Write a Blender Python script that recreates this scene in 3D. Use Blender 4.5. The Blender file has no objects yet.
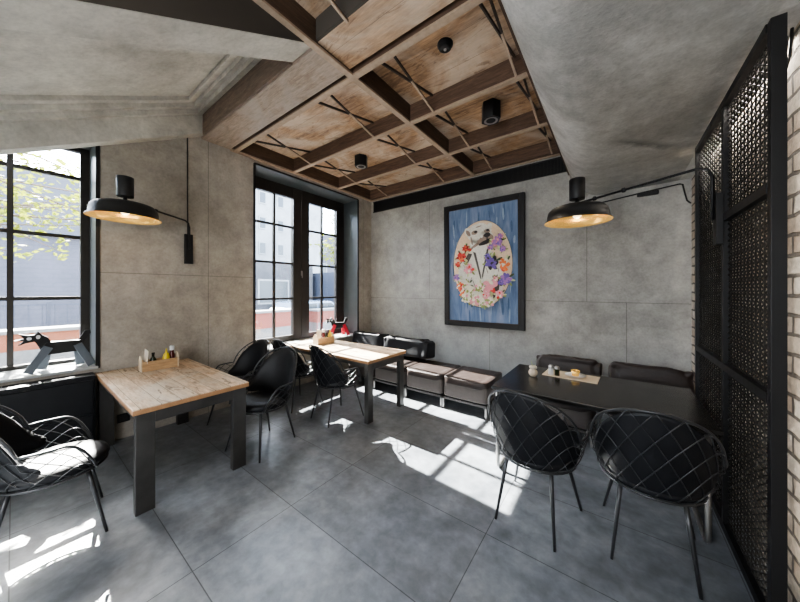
import bpy, math, random
from mathutils import Vector, Matrix
random.seed(7)
PI = math.pi
SC = bpy.context.scene
COL = SC.collection

# ------------------------------------------------------------------ materials
class NT:
    def __init__(s, name):
        s.m = bpy.data.materials.new(name); s.m.use_nodes = True
        s.t = s.m.node_tree; s.n = s.t.nodes; s.l = s.t.links
        s.b = s.n['Principled BSDF']; s.out = s.n['Material Output']
    def add(s, typ, **kw):
        n = s.n.new(typ)
        for k, v in kw.items():
            if hasattr(n, k): setattr(n, k, v)
            else: n.inputs[k].default_value = v
        return n
    def link(s, a, b): s.l.new(a, b)
    def co(s):
        return s.add('ShaderNodeTexCoord').outputs['Object']
    def mapping(s, vec, scale=(1,1,1), loc=(0,0,0), rot=(0,0,0)):
        n = s.add('ShaderNodeMapping'); s.link(vec, n.inputs[0])
        n.inputs['Scale'].default_value = scale; n.inputs['Location'].default_value = loc; n.inputs['Rotation'].default_value = rot
        return n.outputs[0]
    def noise(s, vec, scale, detail=5, rough=.6, dist=0):
        n = s.add('ShaderNodeTexNoise'); s.link(vec, n.inputs['Vector'])
        n.inputs['Scale'].default_value = scale; n.inputs['Detail'].default_value = detail
        n.inputs['Roughness'].default_value = rough; n.inputs['Distortion'].default_value = dist
        return n.outputs[0]
    def ramp(s, fac, stops):
        n = s.add('ShaderNodeValToRGB'); s.link(fac, n.inputs[0]); e = n.color_ramp.elements
        while len(e) < len(stops): e.new(.5)
        for i, (p, c) in enumerate(stops):
            e[i].position = p; e[i].color = (c[0], c[1], c[2], 1) if not isinstance(c, (int, float)) else (c, c, c, 1)
        return n.outputs[0]
    def mix(s, fac, a, b, typ='MIX'):
        n = s.add('ShaderNodeMix', data_type='RGBA', blend_type=typ)
        for i, v in ((0, fac), (6, a), (7, b)):
            if hasattr(v, 'links'): s.link(v, n.inputs[i])
            elif isinstance(v, (int, float)): n.inputs[i].default_value = v if i == 0 else (v, v, v, 1)
            else: n.inputs[i].default_value = (v[0], v[1], v[2], 1)
        return n.outputs[2]
    def math(s, op, a, b=None, c=None):
        n = s.add('ShaderNodeMath', operation=op)
        for i, v in enumerate((a, b, c)):
            if v is None: continue
            if hasattr(v, 'links'): s.link(v, n.inputs[i])
            else: n.inputs[i].default_value = v
        return n.outputs[0]
    def sep(s, vec):
        n = s.add('ShaderNodeSeparateXYZ'); s.link(vec, n.inputs[0]); return n.outputs
    def bump(s, h, strength=.2, dist=.02):
        n = s.add('ShaderNodeBump'); s.link(h, n.inputs['Height'])
        n.inputs['Strength'].default_value = strength; n.inputs['Distance'].default_value = dist
        s.link(n.outputs[0], s.b.inputs['Normal'])
    def color(s, c):
        if hasattr(c, 'links'): s.link(c, s.b.inputs['Base Color'])
        else: s.b.inputs['Base Color'].default_value = (c[0], c[1], c[2], 1)
    def rough(s, r):
        if hasattr(r, 'links'): s.link(r, s.b.inputs['Roughness'])
        else: s.b.inputs['Roughness'].default_value = r

def plain(name, c, rough=.5, metal=0., var=.25, vs=12, bump=0., spec=.5):
    t = NT(name); co = t.co(); n = t.noise(co, vs, 4)
    t.color(t.mix(n, tuple(x*(1-var) for x in c), tuple(min(1, x*(1+var)) for x in c)))
    t.rough(t.math('MULTIPLY_ADD', n, .2, rough-.1)); t.b.inputs['Metallic'].default_value = metal
    t.b.inputs['Specular IOR Level'].default_value = spec
    if bump: t.bump(t.noise(co, vs*4, 5), bump, .01)
    return t.m

def plaster(name, light, dark, seams=(), scale=1.1, rough=.8, tint=None, bump=.25, smear=None):
    t = NT(name); co = t.co()
    n1 = t.noise(co, scale, 7, .62, .6); n2 = t.noise(co, scale*6, 6, .65); n3 = t.noise(co, scale*38, 4, .6)
    c = t.mix(t.ramp(n1, [(.34, 0), (.66, 1)]), dark, light)
    c = t.mix(.45, c, t.ramp(n2, [(.3, .55), (.7, 1.3)]), 'MULTIPLY')
    c = t.mix(.22, c, t.ramp(n3, [(.25, .3), (.6, 1.15)]), 'MULTIPLY')
    if tint:                                   # colour blends to the tint towards the foot of the wall
        z = t.sep(co)[2]
        f = t.math('MULTIPLY', t.ramp(z, [(0.0, 1), (.9, 0)]), t.ramp(n1, [(.3, .6), (.7, 1)]))
        c = t.mix(f, c, tint)
    if smear:                                  # one dark trowel mark
        (ax_, ay_), (bx_, by_) = smear; dx, dy = bx_-ax_, by_-ay_; L = math.hypot(dx, dy); q = t.sep(co)
        u = t.math('ADD', t.math('MULTIPLY', t.math('SUBTRACT', q[0], ax_), dx/L/L), t.math('MULTIPLY', t.math('SUBTRACT', q[1], ay_), dy/L/L))
        v = t.math('ADD', t.math('MULTIPLY', t.math('SUBTRACT', q[0], ax_), -dy/L), t.math('MULTIPLY', t.math('SUBTRACT', q[1], ay_), dx/L))
        v = t.math('ABSOLUTE', t.math('ADD', v, t.math('MULTIPLY', t.math('SUBTRACT', n2, .5), .12)))
        f = t.math('MULTIPLY', t.ramp(v, [(0, 1), (.07, 0)]), t.ramp(t.math('ABSOLUTE', t.math('SUBTRACT', u, .5)), [(.25, 1), (.6, 0)]))
        c = t.mix(t.math('MULTIPLY', f, .6), c, (.08,.08,.08))
    h = n3
    s3 = t.sep(co); mask = None
    for ax, v, lo_ax, lo, hi in seams:
        d = t.math('ABSOLUTE', t.math('SUBTRACT', s3[ax], v))
        m = t.math('LESS_THAN', d, .0035)
        if lo_ax is not None:
            m = t.math('MULTIPLY', m, t.math('MULTIPLY', t.math('GREATER_THAN', s3[lo_ax], lo), t.math('LESS_THAN', s3[lo_ax], hi)))
        mask = m if mask is None else t.math('MAXIMUM', mask, m)
    if mask is not None:
        c = t.mix(t.math('MULTIPLY', mask, .55), c, (.06, .055, .05))
    t.color(c); t.rough(rough)
    t.bump(t.math('ADD', n2, t.math('MULTIPLY', n3, .5)), bump, .012)
    return t.m

def wood(name, light, dark, knots=(.1,.05,.025), axis=0, plank=.14, stretch=9, rough=.6, plankvar=.5, bump=.25, grey=None, patchy=.5):
    """grain runs along axis; planks laid side by side over the other horizontal axis"""
    t = NT(name); co = t.co(); s3 = t.sep(co)
    sc = [stretch]*3; sc[axis] = 1.0
    v = t.mapping(co, tuple(sc))
    g = t.noise(v, 3.2, 8, .65, .9); g2 = t.noise(v, 14, 5, .6)
    other = 1 if axis == 0 else 0
    idx = t.math('FLOOR', t.math('DIVIDE', s3[other], plank))
    wn = t.add('ShaderNodeTexWhiteNoise', noise_dimensions='1D'); t.link(idx, wn.inputs['W'])
    c = t.mix(t.ramp(g, [(.3, 0), (.7, 1)]), dark, light)
    c = t.mix(.5, c, t.ramp(g2, [(.3, .5), (.65, 1.2)]), 'MULTIPLY')
    if grey:
        c = t.mix(t.math('MULTIPLY', t.ramp(t.noise(co, 1.7, 5, .6, .8), [(.42, 0), (.62, 1)]), .75), c, grey)
    c = t.mix(plankvar, c, t.ramp(wn.outputs[0], [(0, .55), (1, 1.25)]), 'MULTIPLY')
    sp = list(sc); sp = [x*.35 for x in sc]; sp[axis] = .9
    k = t.ramp(t.noise(t.mapping(co, tuple(sp)), 3.1, 4, .7, 1.6), [(.575, 0), (.66, 1)])
    c = t.mix(t.math('MULTIPLY', k, patchy), c, knots)
    fr = t.math('FRACT', t.math('DIVIDE', s3[other], plank))
    gap = t.math('LESS_THAN', fr, .03 if plank < .3 else .008)
    c = t.mix(t.math('MULTIPLY', gap, .75), c, (.03, .02, .015))
    t.color(c); t.rough(rough)
    t.bump(t.math('SUBTRACT', g2, gap), bump, .006)
    return t.m

M = {}
M['plaster_left'] = plaster('warm_concrete_plaster', (.47,.44,.39), (.31,.285,.245),
    seams=((1, 1.50, None, 0, 0), (2, 1.76, 1, .5, 2.1), (1, 4.35, None, 0, 0)))
M['plaster_back'] = plaster('grey_concrete_plaster', (.44,.435,.41), (.30,.295,.275),
    seams=((2, 1.42, None, 0, 0), (0, -.30, 2, 1.42, 3.4), (0, .12, 2, 0, 1.42), (0, -2.75, 2, 1.42, 3.4), (0, -1.62, 2, 0, 1.42)), tint=(.28,.32,.35))
M['soffit'] = plaster('troweled_cement_soffit', (.68,.68,.66), (.40,.40,.385), scale=1.5, bump=.5, smear=((-.02,3.0),(.46,3.52)))
M['slab'] = plaster('board_marked_concrete', (.66,.64,.58), (.42,.40,.36), scale=.9)
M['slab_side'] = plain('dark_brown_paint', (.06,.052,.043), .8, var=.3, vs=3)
M['boards'] = wood('weathered_ceiling_boards', (.54,.35,.205), (.18,.105,.062), axis=0, plank=.31, stretch=7, grey=(.58,.49,.40), plankvar=.12, patchy=.55, bump=.4)
M['beam'] = wood('dark_stained_beam', (.17,.105,.070), (.065,.038,.026), axis=0, plank=3.0, stretch=10, plankvar=0, patchy=.3, bump=.15)
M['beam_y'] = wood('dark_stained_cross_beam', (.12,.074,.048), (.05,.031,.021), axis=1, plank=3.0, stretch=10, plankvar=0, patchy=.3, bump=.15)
M['flange'] = plain('worn_flange', (.36,.275,.205), .6, var=.35, vs=25, bump=.2)
M['wide_beam'] = wood('weathered_wide_beam', (.40,.325,.265), (.22,.17,.135), axis=0, plank=5.0, stretch=7, plankvar=0, grey=(.34,.30,.27), patchy=.25)
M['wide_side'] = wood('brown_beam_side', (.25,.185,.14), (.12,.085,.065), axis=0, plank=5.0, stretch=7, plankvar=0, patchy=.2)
M['brace'] = plain('dark_iron_strut', (.045,.032,.025), .6, var=.3)
M['grille'] = plain('black_grille_metal', (.02,.02,.021), .45, var=.3)
M['mesh'] = plain('dull_steel_mesh', (.03,.029,.027), .45, metal=.3, var=.25)
M['black'] = plain('matte_black_metal', (.010,.010,.011), .5, var=.3)
M['frame_paint'] = plain('black_brown_window_paint', (.028,.024,.021), .38, var=.35, vs=6)
M['steel'] = plain('raw_blackened_steel', (.10,.097,.094), .38, metal=.7, var=.35, vs=7, bump=.06)
M['bare_steel'] = plain('brushed_bare_steel', (.38,.37,.36), .32, metal=.9, var=.25, vs=9)
M['wire'] = plain('graphite_powder_coat', (.075,.077,.082), .33, metal=.55, var=.2)
M['leather'] = plain('black_leather', (.011,.012,.015), .50, var=.35, vs=18, bump=.12, spec=.35)
M['leather_brown'] = plain('dark_brown_leather', (.026,.018,.016), .42, var=.5, vs=14, bump=.35, spec=.45)
M['seat_fabric'] = plain('grey_brown_suede', (.10,.086,.08), .7, var=.3, vs=9, bump=.2)
M['black_top'] = plain('satin_black_laminate', (.022,.021,.020), .22, var=.25, vs=5)
M['white'] = plain('white_gloss_paint', (.75,.76,.78), .4, var=.06)
M['sill'] = plain('pale_grey_sill_paint', (.50,.52,.54), .3, var=.12, vs=6)
M['reveal'] = plain('blue_grey_reveal_paint', (.05,.06,.065), .4, var=.25, vs=4)
M['grey_wood'] = plain('blue_grey_painted_wood', (.11,.13,.155), .5, var=.2)
M['red'] = plain('red_paint', (.45,.02,.04), .4, var=.15)
M['pine'] = wood('pine_box_wood', (.62,.42,.24), (.45,.28,.14), axis=1, plank=.5, stretch=9, plankvar=0, patchy=.2, bump=.1)
M['pine_pale'] = plain('pale_birch_wood', (.66,.56,.42), .55, var=.12, vs=20)
M['mustard'] = plain('mustard_yellow_plastic', (.72,.56,.03), .35, var=.08)
M['paper'] = plain('cream_paper', (.72,.66,.56), .8, var=.08)
M['pink'] = plain('pink_print_paper', (.6,.25,.25), .8, var=.2, vs=60)
M['dark_glass'] = plain('dark_bottle_glass', (.02,.03,.012), .12, var=.2)
M['cola'] = plain('dark_red_sauce', (.09,.012,.012), .15, var=.2)
M['table_wood'] = wood('reclaimed_plank_top', (.80,.62,.43), (.40,.255,.15), knots=(.10,.055,.03), axis=0, plank=.118, stretch=7, rough=.55, plankvar=.4, grey=(.68,.62,.52), patchy=.8)
M['table_edge'] = plain('warm_cut_wood_edge', (.38,.21,.105), .6, var=.35, vs=25, bump=.2)

t = NT('gold_leaf_glow'); co = t.co(); n = t.noise(co, 14, 5, .6)
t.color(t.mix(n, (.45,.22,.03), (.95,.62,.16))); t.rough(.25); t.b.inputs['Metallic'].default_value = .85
t.b.inputs['Emission Color'].default_value = (1,.6,.18,1); t.b.inputs['Emission Strength'].default_value = .22  # faint glow put into the gold itself to brighten it
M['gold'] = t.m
t = NT('warm_bulb'); t.color((1,.9,.7)); t.b.inputs['Emission Color'].default_value = (1,.8,.5,1); t.b.inputs['Emission Strength'].default_value = 1.2
M['bulb'] = t.m
# floor tiles
t = NT('large_grey_floor_tiles'); co = t.co(); s3 = t.sep(co)
n1 = t.noise(co, .9, 7, .62, .8); n2 = t.noise(co, 4.3, 5, .55, 0); n3 = t.noise(co, 40, 4, .6)
ix = t.math('DIVIDE', t.math('ADD', s3[0], 1.9), 1.23); iy = t.math('DIVIDE', t.math('ADD', s3[1], -.60+6.15), .615)
comb = t.add('ShaderNodeCombineXYZ'); t.link(t.math('FLOOR', ix), comb.inputs[0]); t.link(t.math('FLOOR', iy), comb.inputs[1])
wn = t.add('ShaderNodeTexWhiteNoise', noise_dimensions='2D'); t.link(comb.outputs[0], wn.inputs['Vector'])
c = t.mix(t.ramp(n1, [(.3, 0), (.7, 1)]), (.095,.106,.122), (.225,.240,.262))
n4 = t.noise(co, 13, 6, .6, .2)
c = t.mix(1.0, c, t.math('MULTIPLY_ADD', n2, 1.3, .38), 'MULTIPLY')
c = t.mix(1.0, c, t.math('MULTIPLY_ADD', n4, 1.1, .48), 'MULTIPLY')
c = t.mix(.35, c, t.ramp(wn.outputs[0], [(0, .75), (1, 1.2)]), 'MULTIPLY')
gx = t.math('LESS_THAN', t.math('MULTIPLY', t.math('ABSOLUTE', t.math('SUBTRACT', ix, t.math('ROUND', ix))), 1.23), .0028)
gy = t.math('LESS_THAN', t.math('MULTIPLY', t.math('ABSOLUTE', t.math('SUBTRACT', iy, t.math('ROUND', iy))), .615), .0028)
g = t.math('MAXIMUM', gx, gy)
c = t.mix(t.math('MULTIPLY', g, .7), c, (.02,.02,.021)); t.color(c)
t.rough(t.math('MULTIPLY_ADD', n2, .35, .19)); t.bump(t.math('SUBTRACT', t.math('MULTIPLY', n2, .3), g), .25, .004)
M['floor'] = t.m
# brick
t = NT('old_exposed_brick'); co = t.co()
s3 = t.sep(co); cb = t.add('ShaderNodeCombineXYZ'); t.link(s3[1], cb.inputs[0]); t.link(s3[2], cb.inputs[1])
wob = t.add('ShaderNodeVectorMath', operation='ADD'); t.link(cb.outputs[0], wob.inputs[0])
ns = t.add('ShaderNodeTexNoise'); t.link(co, ns.inputs['Vector']); ns.inputs['Scale'].default_value = 7
vm = t.add('ShaderNodeVectorMath', operation='SCALE'); t.link(ns.outputs['Color'], vm.inputs[0]); vm.inputs['Scale'].default_value = .03
t.link(vm.outputs[0], wob.inputs[1])
br = t.add('ShaderNodeTexBrick'); t.link(wob.outputs[0], br.inputs['Vector'])
br.inputs['Scale'].default_value = 1; br.inputs['Brick Width'].default_value = .27; br.inputs['Row Height'].default_value = .098
br.inputs['Mortar Size'].default_value = .012; br.inputs['Mortar Smooth'].default_value = .4
br.inputs['Color1'].default_value = (.52,.42,.33,1); br.inputs['Color2'].default_value = (.70,.64,.55,1); br.inputs['Mortar'].default_value = (.17,.15,.13,1)
n2 = t.noise(co, 22, 6, .65)
t.color(t.mix(.6, br.outputs['Color'], t.ramp(n2, [(.3, .5), (.7, 1.25)]), 'MULTIPLY')); t.rough(.85)
t.bump(t.math('SUBTRACT', t.math('MULTIPLY', n2, .5), br.outputs['Fac']), .9, .02)
M['brick'] = t.m
# glass: transparent with a fresnel sheen, lets the sun through
t = NT('window_glass'); t.n.remove(t.b)
tr = t.add('ShaderNodeBsdfTransparent'); tr.inputs[0].default_value = (.97,.985,.98,1)
gl = t.add('ShaderNodeBsdfGlossy'); gl.inputs['Roughness'].default_value = .02
fr = t.add('ShaderNodeFresnel'); fr.inputs[0].default_value = 1.35
mx = t.add('ShaderNodeMixShader'); t.link(fr.outputs[0], mx.inputs[0]); t.link(tr.outputs[0], mx.inputs[1]); t.link(gl.outputs[0], mx.inputs[2])
t.link(mx.outputs[0], t.out.inputs[0]); M['glass'] = t.m
# leaves: translucent
t = NT('spring_leaves'); co = t.co(); n = t.noise(co, 3, 3)
c = t.mix(n, (.09,.115,.005), (.21,.22,.02)); t.color(c); t.rough(.6)
ts = t.add('ShaderNodeBsdfTranslucent'); t.link(c, ts.inputs[0])
mx = t.add('ShaderNodeMixShader', ); mx.inputs[0].default_value = .55
t.link(t.b.outputs[0], mx.inputs[1]); t.link(ts.outputs[0], mx.inputs[2]); t.link(mx.outputs[0], t.out.inputs[0])
M['leaves'] = t.m
M['bark'] = plain('brown_bark', (.10,.07,.05), .85, var=.4, vs=10, bump=.4)
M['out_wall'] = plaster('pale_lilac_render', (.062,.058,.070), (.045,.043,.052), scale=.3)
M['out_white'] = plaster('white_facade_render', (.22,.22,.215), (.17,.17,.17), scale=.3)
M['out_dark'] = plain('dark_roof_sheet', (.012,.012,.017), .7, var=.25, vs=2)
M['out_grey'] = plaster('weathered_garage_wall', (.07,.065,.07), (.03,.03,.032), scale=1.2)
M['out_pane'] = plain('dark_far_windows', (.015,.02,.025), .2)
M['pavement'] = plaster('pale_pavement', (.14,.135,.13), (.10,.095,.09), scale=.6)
M['out_brick'] = plain('orange_brick_planter', (.15,.045,.018), .8, var=.25, vs=4)
M['out_brick2'] = plain('red_brick_border', (.14,.036,.022), .8, var=.25, vs=4)
M['car'] = plain('pale_blue_car_paint', (.09,.12,.16), .2, var=.05)
M['rubber'] = plain('black_rubber', (.02,.02,.02), .8)
M['railing'] = plain('blue_grey_railing', (.03,.035,.05), .5)
# picture
t = NT('blue_washed_canvas'); co = t.co(); v = t.mapping(co, (5, 5, .8)); n = t.noise(v, 2.2, 6, .6, .7)
c = t.ramp(n, [(.25, (.06,.11,.21)), (.5, (.15,.22,.36)), (.72, (.28,.33,.46))]); t.color(c); t.rough(.7); M['canvas'] = t.m
for nm, c in dict(oval_cream=(.90,.62,.44), dog_cream=(.88,.80,.68), dog_shade=(.33,.25,.20), dog_dark=(.035,.028,.03), jacket_pale=(.80,.74,.64), jacket_line=(.10,.09,.075),
                  flower_red=(.62,.06,.045), flower_orange=(.80,.20,.06), flower_pink=(.80,.32,.36), flower_violet=(.17,.11,.38), flower_purple=(.36,.18,.45), flower_cream=(.85,.72,.58), leaf_green=(.30,.36,.12), leaf_pale=(.62,.66,.35), blue_dark=(.07,.13,.24), blue_pale=(.30,.38,.50), leaf_dark=(.07,.10,.05)).items():
    M[nm] = plain('paint_'+nm, c, .7, var=.35, vs=45)

# ------------------------------------------------------------------ mesh builder
class MB:
    def __init__(s): s.v = []; s.f = []; s.sm = []
    def add(s, vs, fs, smooth=False):
        b = len(s.v); s.v += [tuple(v) for v in vs]; s.f += [tuple(b+i for i in f) for f in fs]; s.sm += [smooth]*len(fs)
        return s
    def box(s, x0, x1, y0, y1, z0, z1):
        vs = [(x, y, z) for x in (x0, x1) for y in (y0, y1) for z in (z0, z1)]
        return s.add(vs, [(0,1,3,2), (4,6,7,5), (0,4,5,1), (2,3,7,6), (0,2,6,4), (1,5,7,3)])
    def bar(s, a, b, w, h, up=(0,0,1)):
        a = Vector(a); b = Vector(b); d = (b-a).normalized(); up = Vector(up)
        if abs(d.dot(up)) > .98: up = Vector((1,0,0))
        r = d.cross(up).normalized()*w/2; u = r.cross(d).normalized()*h/2
        vs = [p+i*r+j*u for p in (a, b) for i, j in ((-1,-1),(1,-1),(1,1),(-1,1))]
        return s.add(vs, [(0,3,2,1), (4,5,6,7), (0,1,5,4), (1,2,6,5), (2,3,7,6), (3,0,4,7)])
    def tube(s, pts, r, n=8, closed=False, caps=True):
        pts = [Vector(p) for p in pts]; N = len(pts); rr = r if isinstance(r, (list, tuple)) else [r]*N
        tang = []
        for i in range(N):
            a = pts[i-1] if (i > 0 or closed) else pts[i]; b = pts[(i+1) % N] if (i < N-1 or closed) else pts[i]
            tang.append((b-a).normalized())
        u = tang[0].cross(Vector((0,0,1)))
        if u.length < .05: u = tang[0].cross(Vector((1,0,0)))
        u.normalize(); vs = []
        for i in range(N):
            u = (u - tang[i]*u.dot(tang[i])).normalized(); w = tang[i].cross(u)
            for k in range(n):
                a = 2*PI*k/n; vs.append(pts[i] + (u*math.cos(a)+w*math.sin(a))*rr[i])
        fs = []
        for i in range(N if closed else N-1):
            j = (i+1) % N
            for k in range(n): fs.append((i*n+k, j*n+k, j*n+(k+1) % n, i*n+(k+1) % n))
        s.add(vs, fs, n > 4)
        if caps and not closed:
            b = len(s.v)-N*n
            s.f.append(tuple(b+k for k in range(n))); s.sm.append(False)
            s.f.append(tuple(b+(N-1)*n+k for k in reversed(range(n)))); s.sm.append(False)
        return s
    def lathe(s, prof, n=32, c=(0,0,0), closed=False):
        vs = []; fs = []; c = Vector(c)
        for r, z in prof:
            for k in range(n):
                a = 2*PI*k/n; vs.append(c+Vector((r*math.cos(a), r*math.sin(a), z)))
        for i in range(len(prof)-1):
            for k in range(n): fs.append((i*n+k, i*n+(k+1) % n, (i+1)*n+(k+1) % n, (i+1)*n+k))
        return s.add(vs, fs, True)
    def cyl(s, c, r, z0, z1, n=16):
        c = Vector(c); b = len(s.v)
        s.lathe([(r, z0), (r, z1)], n, c)
        s.f.append(tuple(b+k for k in reversed(range(n)))); s.sm.append(False)
        s.f.append(tuple(b+n+k for k in range(n))); s.sm.append(False)
        return s
    def prism(s, poly, a0, a1, axis=1):
        """poly of 2D points in the plane across axis, extruded from a0 to a1"""
        def mk(p, a):
            return (a, p[0], p[1]) if axis == 0 else (p[0], a, p[1]) if axis == 1 else (p[0], p[1], a)
        n = len(poly); vs = [mk(p, a0) for p in poly]+[mk(p, a1) for p in poly]
        return s.add(vs, [tuple(range(n)), tuple(reversed(range(n, 2*n)))]+[(i, i+n, (i+1) % n+n, (i+1) % n) for i in range(n)])
    def puff(s, x0, x1, y0, y1, z0, z1, e=.35, n=14, wr=0., seed=0, flat_bottom=False):
        """cushion: rounded box on a sphere grid, optional wrinkles"""
        rnd = random.Random(seed); ph = [rnd.uniform(0, 6) for _ in range(6)]
        cx, cy, cz = (x0+x1)/2, (y0+y1)/2, (z0+z1)/2; vs = []; fs = []; nu = n*3; nv = n*2
        def sp(v): return math.copysign(abs(v)**e, v)
        for j in range(nv+1):
            p = -PI/2+PI*j/nv
            for i in range(nu):
                a = 2*PI*i/nu
                X = sp(math.cos(a))*sp(math.cos(p)); Y = sp(math.sin(a))*sp(math.cos(p)); Z = sp(math.sin(p))
                x, y, z = cx+X*(x1-x0)/2, cy+Y*(y1-y0)/2, cz+Z*(z1-z0)/2
                if wr:
                    w = wr*(math.sin(x*31+ph[0]+2*math.sin(z*22+ph[1]))+.6*math.sin(y*47+z*35+ph[2])+.5*math.sin(x*71-z*53+ph[3]))
                    x += w*X*.5; y += w*Y; z += w*Z if not (flat_bottom and Z < 0) else 0
                vs.append((x, y, z))
        for j in range(nv):
            for i in range(nu): fs.append((j*nu+i, j*nu+(i+1) % nu, (j+1)*nu+(i+1) % nu, (j+1)*nu+i))
        return s.add(vs, fs, True)
    def build(s, name, mat, parent=None, bevel=0., loc=None):
        me = bpy.data.meshes.new(name); me.from_pydata(s.v, [], s.f); me.update()
        me.polygons.foreach_set('use_smooth', s.sm)
        for m in (mat if isinstance(mat, (list, tuple)) else [mat]): me.materials.append(m)
        import bmesh
        bm = bmesh.new(); bm.from_mesh(me); bmesh.ops.recalc_face_normals(bm, faces=bm.faces); bm.to_mesh(me); bm.free()
        o = bpy.data.objects.new(name, me); COL.objects.link(o)
        if parent: o.parent = parent
        if loc: o.location = loc
        if bevel:
            md = o.modifiers.new('bevel', 'BEVEL'); md.width = bevel; md.segments = 2; md.limit_method = 'ANGLE'
        return o

def tag(o, label=None, cat=None, group=None, kind=None):
    for k, v in (('label', label), ('category', cat), ('group', group), ('kind', kind)):
        if v: o[k] = v
    return o
def thing(name, label, cat, loc=(0,0,0), rz=0, group=None):
    o = bpy.data.objects.new(name, None); COL.objects.link(o); o.empty_display_size = .1
    o.location = loc; o.rotation_euler = (0,0,rz)
    return tag(o, label, cat, group)
def struct(name, mb, mat, bevel=0):
    return tag(mb.build(name, mat, None, bevel), kind='structure')
def dup(root, loc, rz, label, group=None, sc=None):
    r = root.copy(); COL.objects.link(r); r.location = loc; r.rotation_euler = (0,0,rz); r['label'] = label
    if group: r['group'] = group
    for ch in list(root.children):
        c = ch.copy(); COL.objects.link(c); c.parent = r
        for g in ch.children:
            d = g.copy(); COL.objects.link(d); d.parent = c
    return r

# ------------------------------------------------------------------ room
XL, YB, XR, YR, ZC, ZB = -4.2, 4.6, .70, -2.2, 3.68, 3.48
W1 = (-1.45, .51, .79, 3.12); W2 = (2.09, 4.20, .66, 3.42)   # window openings in the left wall: y0, y1, z0, z1
struct('floor', MB().box(XL-.02, XR+.3, YR-.2, YB+.02, -.12, 0), M['floor'])
wl = MB(); T = XL-.55
wl.box(T, XL, YR-.2, W1[0], 0, ZC+.3); wl.box(T, XL, W1[0], W1[1], 0, W1[2]); wl.box(T, XL, W1[0], W1[1], W1[3], ZC+.3)
wl.box(T, XL, W1[1], W2[0], 0, ZC+.3)
wl.box(T, XL, W2[0], W2[1], 0, W2[2]); wl.box(T, XL, W2[0], W2[1], W2[3], ZC+.3); wl.box(T, XL, W2[1], YB+.2, 0, ZC+.3)
struct('wall_left', wl, M['plaster_left'])
struct('wall_back', MB().box(XL, XR+.3, YB, YB+.2, 0, ZC+.3), M['plaster_back'])
struct('wall_right', MB().box(XR, XR+.3, YR-.2, YB, 0, ZC+.3), M['brick'])
struct('wall_rear', MB().box(XL, XR, YR-.2, YR, 0, ZC+.3), M['plaster_back'])
ceil = struct('ceiling', MB().box(XL, XR, 1.42, YB, ZC, ZC+.08).box(-1.90, XR, YR, 1.42, ZC, ZC+.08), M['boards'])
# cement soffit with a sloping lip
def bz(t): return ((1-t)**2*-.50+2*t*(1-t)*-.40+t*t*-.10, (1-t)**2*3.17+2*t*(1-t)*2.83+t*t*2.83)
pr = [bz(i/14) for i in range(15)]+[(-.05, 2.8305), (.05,2.832), (.3,2.838), (.6,2.846), (XR, 2.85), (XR, ZC), (-.50, ZC)]
so = MB().prism(pr, YR, YB, 1); so.sm = [False, False]+[True]*18+[False]*(len(pr)-18); so = so.build('plaster_soffit', M['soffit'], ceil)
# beams running across the room (along x)
def xbeam(y, x0, x1, name='joist'):
    o = MB().box(x0, x1, y-.022, y+.022, ZB+.012, ZC).build(name, M['beam'], ceil)
    MB().box(x0, x1, y-.028, y+.028, ZB-.004, ZB+.012).build('flange', M['flange'], o)
for y in (1.82, 2.71, 3.65): xbeam(y, XL, -.55)
o = MB().box(XL, -.55, 4.49, YB, ZB+.012, ZC).build('joist', M['beam'], ceil)
MB().box(XL, -.55, 4.56, YB, ZB-.004, ZB+.012).build('flange', M['flange'], o)
for y in (.52, -.45, -1.4): xbeam(y, -1.86, -.55)
MB().box(XL, -1.90, 1.42, 1.76, ZB+.01, ZC).build('wide_beam', M['wide_beam'], ceil, .004)
MB().box(-1.86, -.55, 1.42, 1.76, ZB+.03, ZC).build('wide_beam', M['boards'], ceil, .004)
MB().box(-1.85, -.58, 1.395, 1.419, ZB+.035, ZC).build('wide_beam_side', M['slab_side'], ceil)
# beams running away from the camera (along y)
def ybeam(x, y0, y1):
    o = MB().box(x-.022, x+.022, y0, y1, ZB+.014, ZC).build('cross_joist', M['beam_y'], ceil)
    MB().box(x-.028, x+.028, y0, y1, ZB-.006, ZB+.013).build('flange', M['flange'], o)
ybeam(-1.88, YR, YB)
o = MB().box(XL, XL+.07, 1.76, YB, ZB+.012, ZC).build('cross_joist', M['beam_y'], ceil)
MB().box(XL, XL+.05, 1.76, YB, ZB-.006, ZB+.013).build('flange', M['flange'], o)
o = MB().box(-.58, -.50, YR, YB, ZB+.014, ZC).build('cross_joist', M['beam_y'], ceil)
MB().box(-.60, -.505, YR, YB, ZB-.02, ZB+.013).build('flange', M['flange'], o)
MB().box(-.515, -.50, YR, YB, 3.17, ZB).build('fascia', M['beam_y'], ceil)
# X struts between joists
def strut(x, y0, y1):
    m = MB()
    m.bar((x, y0, ZB+.01), (x, y1, ZC-.01), .014, .022); m.bar((x+.016, y0, ZC-.01), (x+.016, y1, ZB+.01), .014, .022)
    o = m.build('cross_strut', M['brace'], ceil)
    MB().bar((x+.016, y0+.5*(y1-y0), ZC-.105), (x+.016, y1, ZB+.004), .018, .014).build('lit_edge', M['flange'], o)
for y0, y1 in ((1.85, 2.685), (2.735, 3.625), (3.675, 4.5)):
    for x in (-3.70, -2.42, -1.57, -.72): strut(x, y0, y1)
strut(-1.54, .55, 1.42); strut(-.72, .55, 1.42)
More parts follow.
